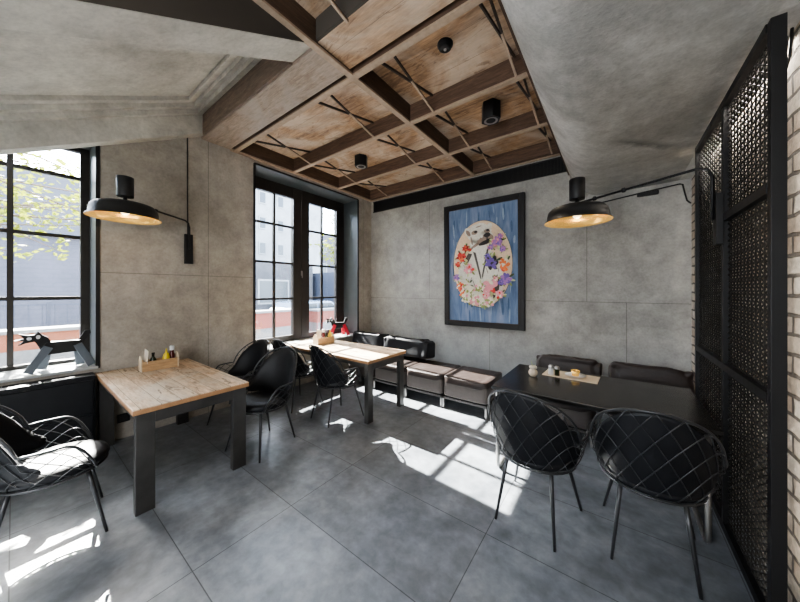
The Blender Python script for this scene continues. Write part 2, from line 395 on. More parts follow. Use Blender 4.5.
# sloping concrete coffer over the first window
def zs(y): return 2.767+.53*y
def shear(m, x0, x1, y0, y1, d0, d1):
    vs = [(x, y, zs(y)+d) for x in (x0, x1) for y in (y0, y1) for d in (d0, d1)]
    return m.add(vs, [(0,1,3,2), (4,6,7,5), (0,4,5,1), (2,3,7,6), (0,2,6,4), (1,5,7,3)])
sl = tag(shear(MB(), XL, -2.0, YR, 1.42, .38, .46).build('trim_1', M['slab']), kind='structure')
shear(MB(), XL, -4.05, YR, 1.42, 0, .38).build('wall_side_beam', M['slab'], sl)
shear(MB(), -2.20, -1.905, YR, 1.42, 0, .38).build('edge_beam', M['slab'], sl)
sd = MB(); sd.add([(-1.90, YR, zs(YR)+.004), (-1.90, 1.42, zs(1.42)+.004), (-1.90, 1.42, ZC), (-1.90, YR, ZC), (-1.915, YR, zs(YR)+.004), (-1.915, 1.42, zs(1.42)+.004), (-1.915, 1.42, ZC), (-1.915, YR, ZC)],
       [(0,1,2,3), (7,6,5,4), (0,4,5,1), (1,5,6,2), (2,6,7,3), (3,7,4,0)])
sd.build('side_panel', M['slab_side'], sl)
for k, (w, d) in enumerate(((.05, .23), (.11, .285), (.18, .335))):
    m = MB(); shear(m, -4.05, -4.05+w, YR, 1.42, d, .385); shear(m, -2.20-w, -2.20, YR, 1.42, d, .385); shear(m, -4.05, -2.2, 1.37-w, 1.42, d+.002, .385)
    m.build('cornice_moulding', M['slab'], sl)
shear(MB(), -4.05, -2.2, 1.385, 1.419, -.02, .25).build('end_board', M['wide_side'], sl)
# slotted black ventilation strip above the back wall
g = MB(); g.box(-4.12, -.52, YB-.012, YB-.002, 3.225, 3.44)
gt = thing('ventilation_grille', 'long black slotted ventilation strip under the ceiling on the back wall', 'vent', (0,0,0))
g.build('back_plate', M['black'], gt)
g = MB()
for i in range(200): 
    x = -4.11+i*.018
    g.box(x, x+.008, YB-.03, YB-.012, 3.235, 3.43)
g.box(-4.12, -.52, YB-.034, YB-.012, 3.22, 3.235); g.box(-4.12, -.52, YB-.034, YB-.012, 3.43, 3.445)
g.build('slats', M['grille'], gt)

# ------------------------------------------------------------------ windows
def window(name, o, cols, rows, casements):
    """o: opening; cols: list of (y0,y1) panes; rows: z breaks"""
    y0, y1, z0, z1 = o; X = -4.65; w = tag(bpy.data.objects.new(name, None), kind='structure'); COL.objects.link(w); w.location = (X, (y0+y1)/2, z0)
    L = lambda m, n, mat, b=0: _rel(m, n, mat, w, b)
    m = MB(); zt = rows[-1]; zb = rows[0]
    m.box(X-.04, X+.04, y0, cols[0][0], z0, z1); m.box(X-.04, X+.04, cols[-1][1], y1, z0, z1)
    m.box(X-.038, X+.038, y0, y1, z0, zb); m.box(X-.038, X+.038, y0, y1, zt, z1)
    for c in casements: m.box(X-.042, X+.05, c[0], c[1], z0+.001, z1-.001)
    L(m, 'window_frame', M['frame_paint'], .004)
    m = MB()
    for a, b in zip(cols[:-1], cols[1:]):
        if not any(abs(a[1]-c[0]) < .02 for c in casements): m.box(X-.02, X+.02, a[1], b[0], zb, zt)
    for z in rows[1:-1]: m.box(X-.018, X+.018, cols[0][0], cols[-1][1], z-.018, z+.018)
    L(m, 'glazing_bars', M['frame_paint'])
    for a in cols:
        for r0, r1 in zip(rows[:-1], rows[1:]):
            L(MB().box(X-.003, X+.003, a[0]-.01, a[1]+.01, r0+.005, r1-.005), 'window_pane', M['glass'])
    m = MB(); m.box(X+.04, XL-.006, y1-.012, y1, z0+.02, z1); m.box(X+.04, XL-.006, y0, y0+.012, z0+.02, z1)
    m.box(X+.04, XL-.006, y0, y1, z1-.012, z1)
    L(m, 'reveal_lining', M['reveal'])
    L(MB().box(X+.04, XL+.03, y0, y1, z0-.0, z0+.025), 'window_sill', M['sill'], .004)
    m = MB()    # thin black edging round the opening
    m.box(XL-.006, XL+.012, y1-.016, y1+.014, z0, z1); m.box(XL-.006, XL+.012, y0-.014, y0+.016, z0, z1); m.box(XL-.006, XL+.012, y0, y1, z1-.012, z1+.012)
    L(m, 'edge_trim', M['black'])
    return w
def _rel(m, n, mat, w, b=0):
    l = w.location
    m.v = [(v[0]-l[0], v[1]-l[1], v[2]-l[2]) for v in m.v]
    return m.build(n, mat, w, b)
w1 = window('window_1', W1, [(-1.36,-.94), (-.90,-.47), (-.44,-.04), (0,.43)], [.85, 1.495, 2.145, 2.78, 3.06], [])
w2 = window('window_2', W2, [(2.30,2.625), (2.665,2.99), (3.32,3.62), (3.66,3.99)], [.78, 1.43, 2.05, 2.70, 3.22], [(2.99,3.15), (3.16,3.32)])
m = MB(); m.box(-4.60, -4.59, 3.14, 3.17, 1.84, 1.93); m.bar((-4.58, 3.155, 1.90), (-4.58, 3.155, 1.80), .014, .014); _rel(m, 'handle', M['bare_steel'], w2)

# dark panelled bench box below the first window, socket
t_ = thing('window_bench', 'long black panelled box bench below the left window', 'bench', (-4.1,-.4,0))
def R(m, n, mat, par, b=0):
    l = par.location; m.v = [(v[0]-l[0], v[1]-l[1], v[2]-l[2]) for v in m.v]; return m.build(n, mat, par, b)
R(MB().box(XL+.003, -4.02, -1.5, .475, 0, .76), 'body', M['leather'], t_, .006)
for a, b in ((-1.48,-.84), (-.82,-.18), (-.16,.46)):
    for z0, z1 in ((.05,.38), (.40,.72)): R(MB().box(-4.03, -4.005, a, b, z0, z1), 'panel', M['leather'], t_, .008)
s_ = thing('wall_socket', 'small black wall socket low on the wall under the left wooden table', 'socket', (XL,.70,.22))
MB().box(.0, .012, -.05, .05, -.045, .045).build('plate', M['black'], s_, .003)
m = MB()
for dy in (-.018, .018): m.cyl((.0, dy, 0), .006, 0, .001, 8)
MB().box(.012, .016, -.03, .03, -.03, .03).build('inset', M['grille'], s_)

# ------------------------------------------------------------------ wooden tables
def wood_table(label, x0, x1, y0, y1, leg, H=.75):
    t = thing('wooden_table', label, 'table', ((x0+x1)/2, (y0+y1)/2, 0), 0, 'wooden plank tables with steel legs')
    a, b = (x1-x0)/2, (y1-y0)/2
    top = MB().box(-a, a, -b, b, H-.032, H).build('tabletop', M['table_wood'], t, .004)
    MB().box(-a+.001, a+.0012, -b-.0012, b+.0012, H-.040, H-.006).build('top_edge', M['table_edge'], top, .003)
    lx, ly = leg; c, d = a-.02, b-.015
    for sx in (-1, 1):
        for sy in (-1, 1):
            X0, X1 = sorted((sx*c, sx*(c-lx))); Y0, Y1 = sorted((sy*d, sy*(d-ly)))
            MB().box(X0, X1, Y0, Y1, 0, H-.041).build('leg', M['steel'], t, .004)
    m = MB()
    for sx in (-1, 1):
        X0, X1 = sorted((sx*c, sx*(c-lx))); m.box(X0, X1, -d+ly, d-ly, H-.125, H-.041)
    for sy in (-1, 1):
        Y0, Y1 = sorted((sy*d, sy*(d-.04))); m.box(-c+lx, c-lx, Y0, Y1, H-.085, H-.041)
    m.build('apron', M['steel'], t, .003)
    return t
wood_table('plank topped steel legged table against the wall between the two windows', -4.17, -2.65, .49, 1.27, (.055,.11))
wood_table('sunlit plank topped steel legged table in front of the far window', -4.08, -2.30, 2.47, 3.22, (.06,.09))

# black table on tubular sled legs
t_ = thing('black_table', 'long black rectangular table beside the mesh partition', 'table', (-.17,2.95,0))
MB().box(-.69, .68, -.47, .45, .722, .75).build('tabletop', M['black_top'], t_, .004)
MB().box(-.65, .64, -.43, .41, .700, .722).build('under_frame', M['black'], t_)
for sx in (-.655, .63):
    pts = [(sx,-.40,.70)]+[(sx,-.40+.06*(1-math.cos(a)), .012+.06*(1-math.sin(a))) for a in [i*PI/2/6 for i in range(7)]]
    pts += [(sx, .36-.06*(1-math.cos(a)), .012+.06*(1-math.sin(a))) for a in [PI/2-i*PI/2/6 for i in range(7)]]+[(sx,.36,.70)]
    MB().tube(pts, .016, 10).build('sled_leg', M['bare_steel'], t_)

# ------------------------------------------------------------------ wire armchairs
def S(th, s, off=0.):
    a = abs(th); sn, cs = math.sin(th), -math.cos(th)
    f = max(0, 1-(a/1.22)**2)**.66
    h = .652+.282*f
    if a > 1.75: k = min((a-1.75)/.55, 1); h = h-(h-.445)*k**2
    bx, by = .240*sn, .235*cs+.01
    rx = .315*sn; ry = (.325 if cs < 0 else .30)*cs - .01
    q = s**.62
    x = bx+(rx-bx)*q; y = by+(ry-by)*q; z = .425+(h-.425)*s
    n = Vector((sn, cs, -.25)).normalized()
    return Vector((x, y, z))-n*off
def make_chair(label, loc, rz, sc=1):
    c = thing('wire_armchair', label, 'chair', loc, rz, 'black wire armchairs')
    TH = 2.30
    ths = [-TH+2*TH*i/56 for i in range(57)]
    MB().tube([S(t, 1) for t in ths], .0075, 8).build('rim', M['wire'], c)
    MB().tube([(.245*math.sin(a), -.240*math.cos(a)+.01, .422) for a in [2*PI*i/40 for i in range(40)]], .008, 8, closed=True).build('seat_ring', M['wire'], c)
    m = MB()
    K = 12; span = 1.15
    for i in range(-2, K+2):
        for sg in (-1, 1):
            t0 = (-TH+2*TH*(i+.5)/K)
            pts = []
            for j in range(11):
                s = j/10; th = t0+sg*span*(s-.5)
                if abs(th) <= TH: 
                    p = S(th, s, -.004*sg)
                    pts.append(p)
            if len(pts) >= 3: m.tube(pts, .0030, 5)
    m.build('wire_basket', M['wire'], c)
    # padded back: egg-shaped pad lying inside the basket
    m = MB(); NR, NP = 9, 36; vs = []; fs = []
    def pp(r, a, side):
        th = 1.46*r*math.cos(a)*(1-.10*r*math.sin(a)); s = .51+.475*r*math.sin(a)
        return S(th, max(s, .02), .008+(.034*math.sqrt(max(0, 1-r**4)) if side else 0))
    for side in (0, 1):
        for i in range(NR+1):
            for j in range(NP): vs.append(pp(i/NR, 2*PI*j/NP, side))
    B = (NR+1)*NP
    for side in (0, 1):
        for i in range(NR):
            for j in range(NP): fs.append((side*B+i*NP+j, side*B+i*NP+(j+1) % NP, side*B+(i+1)*NP+(j+1) % NP, side*B+(i+1)*NP+j))
    for j in range(NP): fs.append((NR*NP+j, NR*NP+(j+1) % NP, B+NR*NP+(j+1) % NP, B+NR*NP+j))
    m.add(vs, fs, True); m.build('back_pad', M['leather'], c)
    m = MB(); m.lathe([(.0, .424), (.20, .424), (.243, .434), (.254, .456), (.243, .480), (.20, .494), (.10, .488), (0, .484)], 36, (0,.01,0)); m.build('seat_cushion', M['leather'], c)
    for sx in (-1, 1):
        for sy in (-1, 1):
            fx, fy = (.185, -.25) if sy < 0 else (.235, .235)
            tx, ty = (.14, -.155) if sy < 0 else (.15, .15)
            tb = MB().tube([(sx*tx, ty, .42), (sx*(tx+(fx-tx)*.3), ty+(fy-ty)*.3, .29), (sx*fx, fy, .0)], [.0125, .0125, .008], 8)
            tb.build('leg', M['wire'], c)
    MB().bar((-.14,-.155,.41), (.15,.15,.41), .016, .012).bar((.14,-.155,.41), (-.15,.15,.41), .016, .012).build('under_brace', M['wire'], c)
    return c
ch = make_chair('black wire armchair seen from behind at the left half of the black table', (-.45,2.22,0), -.10)
dup(ch, (.17,2.35,0), .0, 'black wire armchair seen from behind right beside the mesh partition')
dup(ch, (-2.92,.15,0), -.08, 'black wire armchair under the left window, cut by the left edge of the photo')
dup(ch, (-2.88,1.52,0), PI+.22, 'black wire armchair facing the left wooden table, nearer one to the room')
dup(ch, (-3.62,1.62,0), PI+.15, 'black wire armchair facing the left wooden table, close to the wall')
dup(ch, (-3.53,2.36,0), .1, 'black wire armchair at the sunlit table, close to the window sill')
dup(ch, (-2.79,2.42,0), -.10, 'black wire armchair tucked under the sunlit table, seen from behind beside its steel leg')

# ------------------------------------------------------------------ bench seats and cushions
def bench(label, x0, x1, yf=3.45, yr=4.12, first=None):
    if first: return dup(first, (x0, yf, 0), 0, label)
    b = thing('bench_seat', label, 'bench', (x0, yf, 0), 0, 'low padded bench modules along the back wall'); W = x1-x0-.012; D = yr-yf
    m = MB()
    m.box(0, W, 0, .025, .125, .155); m.box(0, W, D-.025, D, .125, .155); m.box(0, .025, 0, D, .125, .155); m.box(W-.025, W, 0, D, .125, .155)
    m.build('frame', M['steel'], b)
    for x in (0, W-.025):
        for y in (0, D-.025): MB().box(x, x+.025, y, y+.025, 0, .125).build('leg', M['bare_steel'], b)
    MB().puff(.004, W-.004, .0, D, .155, .375, .16, 12).build('seat_base', M['seat_fabric'], b)
    MB().puff(.0, W, -.004, D+.004, .33, .432, .22, 16, .003, 3).build('seat_top', M['leather_brown'], b)
    return b
xs = [-3.72+.62*i for i in range(4)]
b0 = bench('low padded bench module farthest into the window corner', xs[0], xs[0]+.62)
bench('low padded bench module under the wide slouched cushion behind the sunlit table', xs[1], 0, first=b0)
bench('low padded bench module with bare seat just right of the sunlit table leg', xs[2], 0, first=b0)
bench('low padded bench module with bare seat left of the black table', xs[3], 0, first=b0)
bench('low padded bench module behind the left half of the black table', -.78, 0, first=b0)
bench('low padded bench module behind the black table next to the brick wall', -.04, 0, first=b0)
def cushion(label, x0, x1, z1, mat, seed, yb=4.14, d=.26, tilt=.14, wr=.010):
    m = MB().puff(x0-(x0+x1)/2, (x1-x0)/2, -d/2, d/2, 0, z1-.463, .20, 18, wr, seed, True)
    o = m.build('back_cushion', M[mat]); o.location = ((x0+x1)/2, yb-d/2-.02, .470); o.rotation_euler = (-tilt, 0, 0)
    md = o.modifiers.new('soft', 'SUBSURF'); md.levels = 1; md.render_levels = 1
    return tag(o, label, 'cushion', 'leather back cushions on the benches')
cushion('slouched black leather cushion in the corner by the far window', -4.08, -3.30, .76, 'leather', 1, 4.16)
cushion('wide crumpled black leather cushion beside the bare bench seats', -3.27, -2.36, .76, 'leather', 2, 4.16, .30)
cushion('dark brown leather back cushion behind the placemat end of the black table', -.80, -.12, .76, 'leather_brown', 3)
cushion('dark brown leather back cushion beside the brick wall', -.05, .62, .77, 'leather_brown', 4)

# ------------------------------------------------------------------ mesh partition
P = thing('mesh_partition', 'tall black steel partition of expanded metal mesh before the brick wall', 'partition', (.57,2.0,0))
def RP(m, n, mat, b=0): return R(m, n, mat, P, b)
ZT = 2.82
RP(MB().box(.57, .618, 2.06, 2.10, 0, ZT), 'post', M['black'], .002)
RP(MB().box(.57, .61, 2.78, 2.82, .05, ZT-.04), 'post', M['black'], .002)
RP(MB().box(.57, .61, 3.57, 3.61, 0, ZT), 'post', M['black'], .002)
RP(MB().box(.565, .615, 2.10, 3.57, ZT-.04, ZT), 'rail', M['black'])
RP(MB().box(.57, .61, 2.10, 3.57, 0, .05), 'rail', M['black'])
RP(MB().box(.568, .612, 2.10, 3.57, 1.055, 1.10), 'rail', M['black'])
RP(MB().box(.566, .612, 2.10, 2.78, 2.03, 2.075), 'rail', M['black'])
def mesh_panel(y0, y1, z0, z1):
    m = MB(); px, pz = .056, .036; x = .597
    ny = int((y1-y0)/px); nz = int((z1-z0)/pz); px = (y1-y0)/ny; pz = (z1-z0)/nz
    for i in range(ny):
        for j in range(nz):
            a, b = y0+i*px, z0+j*pz; c = (a+px/2, b+pz/2)
            q = [(a, c[1]), (c[0], b+pz), (a+px, c[1]), (c[0], b)]
            for k in range(4):
                p0, p1 = q[k], q[(k+1) % 4]
                dx = .004 if k % 2 else -.004
                m.bar((x+dx, p0[0], p0[1]), (x-dx, p1[0], p1[1]), .006, .0065, up=(1,0,0))
    return RP(m, 'mesh_panel', M['mesh'])
for z0, z1 in ((.05,1.055), (1.10,2.78)): mesh_panel(2.82, 3.57, z0, z1)
for z0, z1 in ((.05,1.055), (1.10,2.03), (2.075,2.78)): mesh_panel(2.10, 2.78, z0, z1)
# cables at the top of the brick wall
c_ = MB(); c_.tube([(.685,2.30,2.84),(.675,2.28,2.74),(.67,2.33,2.66),(.675,2.44,2.62),(.685,2.56,2.68),(.694,2.62,2.84)], .006, 6)
c_.tube([(.685,2.24,2.84),(.672,2.22,2.70),(.668,2.30,2.60),(.675,2.50,2.56),(.694,2.70,2.62)], .006, 6)
tag(c_.build('power_cable', M['black']), 'looped black cables at the top of the brick wall', 'cable')
c_ = MB(); c_.tube([(-.30,YB-.02,2.70),(.0,YB-.02,2.735),(.35,YB-.02,2.775),(.60,YB-.02,2.80),(.625,YB-.02,2.79),(.64,YB-.02,2.70),(.66,YB-.02,2.60),(.69,YB-.03,2.56)], .008, 6)
cl = thing('wall_cable', 'black cable strung along the top of the back wall with a junction box', 'cable', (0,0,0))
c_.build('cord', M['black'], cl); MB().box(.22, .42, YB-.05, YB-.005, 2.72, 2.765).build('junction_box', M['black'], cl, .008)

# ------------------------------------------------------------------ swing arm wall lamps
def lamp(label, mount, zlo, zhi, normal, disc, zr, rise=0):
    """mount (x,y) on a wall, plate from zlo to zhi, disc centre (x,y), rim height zr"""
    L = thing('wall_lamp', label, 'lamp', (mount[0], mount[1], zlo), 0, 'black and gold swing arm wall lamps')
    n = Vector((normal[0], normal[1], 0)); base = Vector((mount[0], mount[1], 0)); q = Vector((disc[0], disc[1], 0)); zn = zr+.175
    def r(p): return Vector(p)-L.location
    tg = Vector((-n.y, n.x, 0)); c = base+n*.0175
    m = MB(); vs = []
    m.add([r(base+n*a+tg*b+Vector((0,0,z))) for a in (0, .035) for b in (-.042, .042) for z in (zlo, zhi)], [(0,1,3,2), (4,6,7,5), (0,4,5,1), (2,3,7,6), (0,2,6,4), (1,5,7,3)])
    m.build('mount_plate', M['black'], L, .003)
    p0 = base+n*.045; d = (q-p0).normalized(); zb = zn-.01+rise
    pts = [p0+Vector((0,0,(zlo+zhi)/2)), p0+Vector((0,0,zb-.07)), p0+d*.02+Vector((0,0,zb-.02)), p0+d*.07+Vector((0,0,zb))]
    pts += [q+Vector((0,0,zn-.01))]
    m = MB(); m.tube([r(p) for p in pts], .0095, 8); A = m.build('arm', M['black'], L)
    for f in (.55, .82):
        e = pts[3].lerp(pts[4], f); MB().tube([r(e-d*.018), r(e-d*.008), r(e+d*.008), r(e+d*.018)], [.008,.019,.019,.008], 10).build('joint', M['black'], A)
    o = Vector((q.x, q.y, zr))
    # shade shell, gold inside
    prof = [(.262,0), (.258,.010), (.242,.018), (.239,.065), (.230,.098), (.208,.122), (.17,.136), (.10,.144), (.03,.147), (.03,.16), (.0,.16)]
    m = MB(); m.lathe(prof, 48, r(o)); sh = m.build('shade', M['black'], L)
    m = MB(); m.lathe([(.262,0), (.254,.006), (.232,.014), (.232,.064), (.222,.094), (.20,.114), (.1,.132), (0,.134)], 48, r(o)); m.build('gold_lining', M['gold'], sh)
    m = MB(); m.lathe([(0,.03), (.02,.034), (.034,.052), (.028,.078), (.016,.094)], 18, r(o)); m.build('bulb', M['bulb'], L)
    m = MB(); m.cyl(r(o+Vector((0,0,0))), .016, .11, .20, 12); m.build('neck', M['black'], L)
    m = MB(); m.cyl(r(o), .062, .20, .385, 20); m.build('counterweight', M['black'], L, .006)
    return L
lamp('black and gold dish wall lamp on the left wall above the wooden table', (XL,1.28), 1.90, 2.26, (1,0), (-3.65,.62), 2.245)
lamp('black and gold dish wall lamp swung out from the mesh partition', (.57,2.80), 1.88, 2.22, (-1,0), (-.27,3.02), 2.19, .06)
o = MB().tube([(XL+.012,1.275,2.24), (XL+.012,1.27,2.8), (XL+.012,1.27,3.44)], .007, 6).build('conduit_pipe', M['black']); tag(o, 'thin black conduit running up the wall from the left lamp', 'conduit')

# ceiling spotlights and detector
def spot(label, x, y, h=.17, r=.075):
    s = thing('ceiling_spotlight', label, 'spotlight', (x, y, ZC), 0, 'black ceiling spotlights')
    m = MB(); m.cyl((0,0,0), r, -h, 0, 6); m.build('housing', M['black'], s, .003)
    m = MB(); m.lathe([(r*.7,-h-.002), (r*.55,-h-.004), (r*.45,-h+.001)], 20); m.build('lens_ring', M['bare_steel'], s)
    return s
spot('black hexagonal spotlight on the ceiling boards nearest the cement soffit', -1.12, 3.22, .19, .108)
spot('black hexagonal spotlight on the ceiling boards in front of the far window', -3.20, 3.27, .16, .105)
s = thing('smoke_detector', 'small round black detector on the ceiling boards', 'detector', (-1.16,2.20,ZC))
MB().lathe([(0,-.05), (.035,-.05), (.052,-.04), (.056,-.02), (.066,-.015), (.066,0)], 24).build('body', M['black'], s)
MB().lathe([(0,-.056), (.012,-.055), (.014,-.049)], 12).build('sensor', M['bare_steel'], s)

# ------------------------------------------------------------------ framed painting
PW, PH = 1.33, 2.06
pc = thing('framed_painting', 'tall black framed painting of a bulldog in a jacket with flowers', 'painting', (-1.735, 4.575, .972)); pc.rotation_euler = (.012, 0, 0)
m = MB(); fw = .085
for a in ((-PW/2, -PW/2+fw, 0, PH), (PW/2-fw, PW/2, 0, PH), (-PW/2+fw, PW/2-fw, 0, fw), (-PW/2+fw, PW/2-fw, PH-fw, PH)): m.box(a[0], a[1], -.05, 0, a[2], a[3])
fr_ = m.build('frame', M['black'], pc, .006)
m = MB(); g = fw-.012
for a in ((-PW/2+g, -PW/2+fw+.006, g, PH-g), (PW/2-fw-.006, PW/2-g, g, PH-g), (-PW/2+fw, PW/2-fw, g, fw+.006), (-PW/2+fw, PW/2-fw, PH-fw-.006, PH-g)): m.box(a[0], a[1], -.056, -.03, a[2], a[3])
m.build('inner_lip', M['leather_brown'], fr_)
CV = MB().box(-PW/2+fw-.005, PW/2-fw+.005, -.018, -.005, fw-.005, PH-fw+.005)
CM = [M['canvas']]; CI = [0]*6; LY = [-.0185]
def blob(polys, mat):
    """painted shapes lying on the canvas, one thin layer above the last"""
    if M[mat] not in CM: CM.append(M[mat])
    for poly in polys:
        CV.add([(x, LY[0], z) for x, z in poly], [tuple(range(len(poly)))]); CI.append(CM.index(M[mat]))
    LY[0] -= .00012
def ell(cx, cz, rx, rz, rot=0, n=28, wob=0, k=5, ph=0):
    out = []
    for i in range(n):
        a = 2*PI*i/n; q = 1+wob*math.sin(k*a+ph); x, z = rx*q*math.cos(a), rz*q*math.sin(a)
        out.append((cx+x*math.cos(rot)-z*math.sin(rot), cz+x*math.sin(rot)+z*math.cos(rot)))
    return out
rf = random.Random(5)
for i in range(90):
    x = rf.uniform(-.52,.52); z = rf.uniform(.15,1.9); h_ = rf.uniform(.06,.14)
    blob([ell(x, z, rf.uniform(.006,.02), h_, rf.uniform(-.1,.1), 10)], rf.choice(['canvas','blue_dark','blue_pale']))
blob([ell(0, 1.03, .492, .705, 0, 64)], 'jacket_line'); blob([ell(0, 1.03, .486, .70, 0, 64)], 'oval_cream')
blob([[(-.40,.60),(-.40,.95),(-.33,1.10),(-.24,1.20),(-.12,1.30),(.12,1.30),(.20,1.18),(.30,1.05),(.34,.9),(.34,.55),(.2,.42),(-.25,.42)]], 'jacket_pale')
for i in range(46): blob([ell(rf.uniform(-.34,.3), rf.uniform(.55,1.12), .007, rf.uniform(.03,.08), rf.uniform(-.5,.5), 8)], rf.choice(['dog_shade','dog_cream','jacket_pale']))
blob([[(-.11,1.30),(.10,1.30),(.03,.83),(-.02,.83)]], 'dog_cream')
blob([[(-.15,1.29),(-.11,1.30),(.0,.84),(.0,.78),(-.02,.80)], [(.13,1.28),(.10,1.30),(.01,.84),(.01,.78),(.03,.82)], [(-.22,1.22),(-.30,1.08),(-.22,1.06),(-.15,1.20)],
      [(.19,1.22),(.17,1.12),(.13,.98),(.10,1.02)]], 'jacket_line')
blob([[(.14,.74),(.24,.84),(.30,.72),(.27,.50),(.2,.46)]], 'jacket_line')
blob([ell(-.03,1.34,.165,.13), ell(-.03,1.53,.20,.165,0,32,.03,6), ell(-.215,1.56,.055,.09,.6), ell(.13,1.62,.045,.06,-.7), ell(.06,1.45,.14,.12)], 'dog_cream')
blob([ell(.07,1.42,.135,.085,.25), ell(-.22,1.55,.03,.06,.6), ell(-.09,1.34,.09,.022,.5), ell(-.04,1.64,.05,.010,.2), ell(-.11,1.55,.055,.035,.2), ell(.10,1.55,.05,.034,-.1), ell(-.16,1.42,.015,.07,.2)], 'dog_shade')
blob([ell(.10,1.49,.055,.036,.1), ell(-.09,1.56,.028,.02), ell(.11,1.565,.026,.02), ell(.07,1.375,.115,.032,.35), ell(.10,1.43,.010,.05), ell(.13,1.40,.05,.03,.3)], 'dog_dark')
blob([ell(.0,1.50,.03,.05,.3), ell(-.06,1.45,.05,.03,.4)], 'dog_cream')
fl = [('flower_red',[(-.34,1.16,.085),(-.26,1.30,.06),(-.40,1.04,.05),(-.18,1.27,.03)]), ('flower_orange',[(.36,1.00,.105),(-.35,.66,.08),(-.31,.54,.06)]), ('flower_pink',[(.16,.68,.12),(-.20,.96,.09),(.08,.52,.08),(-.12,.42,.07),(.30,.54,.07),(.24,.78,.05)]),
      ('flower_violet',[(.19,1.04,.11),(.40,.78,.09),(.12,1.14,.05),(.33,.72,.05)]), ('flower_purple',[(.27,1.36,.09),(-.41,.82,.06),(.17,1.28,.05),(.36,1.24,.05),(.33,1.44,.05)]), ('flower_cream',[(-.04,.46,.10),(-.24,.48,.09),(.16,.42,.08),(.0,.66,.08),(-.15,.60,.08),(.04,.38,.06),(-.22,.70,.07)])]
tone = dict(flower_red=('flower_orange','leather_red'), flower_orange=('flower_red','flower_cream'), flower_pink=('flower_cream','flower_red'), flower_violet=('flower_purple','dog_dark'), flower_purple=('flower_pink','flower_violet'), flower_cream=('flower_pink','leaf_green'))
M['leather_red'] = plain('paint_deep_red', (.35,.02,.02), .7, vs=45)
for nm, L_ in fl:
    for x, z, r in L_:
        for q in range(5):
            a = rf.uniform(0, 6.28); blob([ell(x+1.05*r*math.cos(a), z+1.05*r*math.sin(a), r*.5, r*.18, a, 10)], rf.choice(['leaf_green','leaf_dark','leaf_pale']))
for nm, L_ in fl:
    for x, z, r in L_:
        for ring, (d, sz) in enumerate(((.62,.42),(.34,.34),(.1,.2))):
            for k in range(7-2*ring):
                a = k*2*PI/(7-2*ring)+rf.uniform(-.3,.3)
                blob([ell(x+d*r*math.cos(a), z+d*r*math.sin(a), r*sz*rf.uniform(.8,1.2), r*sz*.72, a+rf.uniform(-.4,.4), 12, .1, 3)], nm if rf.random() < .6 else rf.choice(tone[nm]))
cv = CV.build('canvas', CM, pc)
cv.data.polygons.foreach_set('material_index', CI)
# glass over the painting is not visible as such; canvas is bare

# ------------------------------------------------------------------ condiment boxes
def caddy(label, loc, rz):
    c = thing('condiment_box', label, 'box', loc, rz, 'small wooden condiment boxes'); Lb, Wb = .145, .06
    m = MB(); m.box(-Wb, Wb, -Lb, Lb, 0, .01); m.box(Wb-.008, Wb, -Lb, Lb, .01, .10); m.box(-Wb, -Wb+.008, -Lb, Lb, .01, .10)
    m.build('tray', M['pine'], c, .001)
    for sy in (-1, 1):
        y0, y1 = sorted((sy*Lb, sy*(Lb+.01)))
        MB().prism([(-Wb-.002,0), (Wb+.002,0), (Wb+.002,.105), (.02,.155), (-.02,.155), (-Wb-.002,.105)], y0, y1, 1).build('end_panel', M['pine_pale'], c, .001)
    return c
def inbox(loc, rz, kind, dx, dy, label, lean=0):
    R_ = Matrix.Rotation(rz, 3, 'Z')@Vector((dx, dy, .0115)); p = Vector(loc)+R_
    if kind == 'bottle_y':
        o = thing('mustard_bottle', label, 'bottle', p, rz); MB().lathe([(0,0), (.024,0), (.026,.01), (.026,.085), (.020,.105), (.009,.115), (0,.115)], 18).build('body', M['mustard'], o)
        MB().lathe([(.010,.114), (.009,.125), (.003,.15), (0,.15)], 12).build('nozzle', M['mustard'], o)
    elif kind == 'shaker':
        o = thing('sauce_jar', label, 'bottle', p, rz); MB().lathe([(0,0), (.021,0), (.022,.01), (.022,.09), (.014,.11), (.014,.13), (0,.13)], 18).build('body', M['cola'], o)
        MB().lathe([(.018,.126), (.019,.155), (.016,.162), (0,.162)], 16).build('cap', M['white'], o)
    elif kind == 'oil':
        o = thing('oil_bottle', label, 'bottle', p, rz); MB().lathe([(0,0), (.023,0), (.024,.01), (.024,.07), (.010,.095), (.010,.115), (0,.115)], 18).build('body', M['dark_glass'], o)
        MB().lathe([(.012,.112), (.012,.125), (0,.125)], 12).build('cap', M['black'], o)
    else:
        o = MB().box(-.002, .002, -.045, .045, 0, .21).build('menu_card', M['paper' if kind == 'card' else 'pink']); o.location = p; o.rotation_euler = (lean, 0, rz+PI/2+.15); tag(o, label, 'card')
    if kind in ('bottle_y','shaker','oil'): o.scale = (1.15,1.15,1.3)
    return o
loc = (-3.86,.92,.752)
caddy('wooden condiment box on the left wooden table', loc, -.05)
inbox(loc, -.05, 'card', .0, -.115, 'cream menu card leaning out of the box on the left wooden table', .22)
inbox(loc, -.05, 'oil', .0, -.05, 'dark oil bottle in the box on the left wooden table')
inbox(loc, -.05, 'bottle_y', .02, .055, 'yellow mustard bottle in the box on the left wooden table')
inbox(loc, -.05, 'shaker', -.01, .11, 'dark sauce bottle with white cap in the box on the left wooden table')
loc2 = (-3.62,2.88,.752)
caddy('sunlit wooden condiment box on the table by the far window', loc2, -.05)
inbox(loc2, -.05, 'bottle_y', .02, .10, 'yellow mustard bottle in the sunlit condiment box')
inbox(loc2, -.05, 'shaker', .0, -.01, 'dark sauce bottle with white cap in the sunlit condiment box')
inbox(loc2, -.05, 'oil', .0, .045, 'dark oil bottle in the sunlit condiment box')
inbox(loc2, -.05, 'card', .0, -.11, 'cream menu card in the sunlit condiment box', .15)

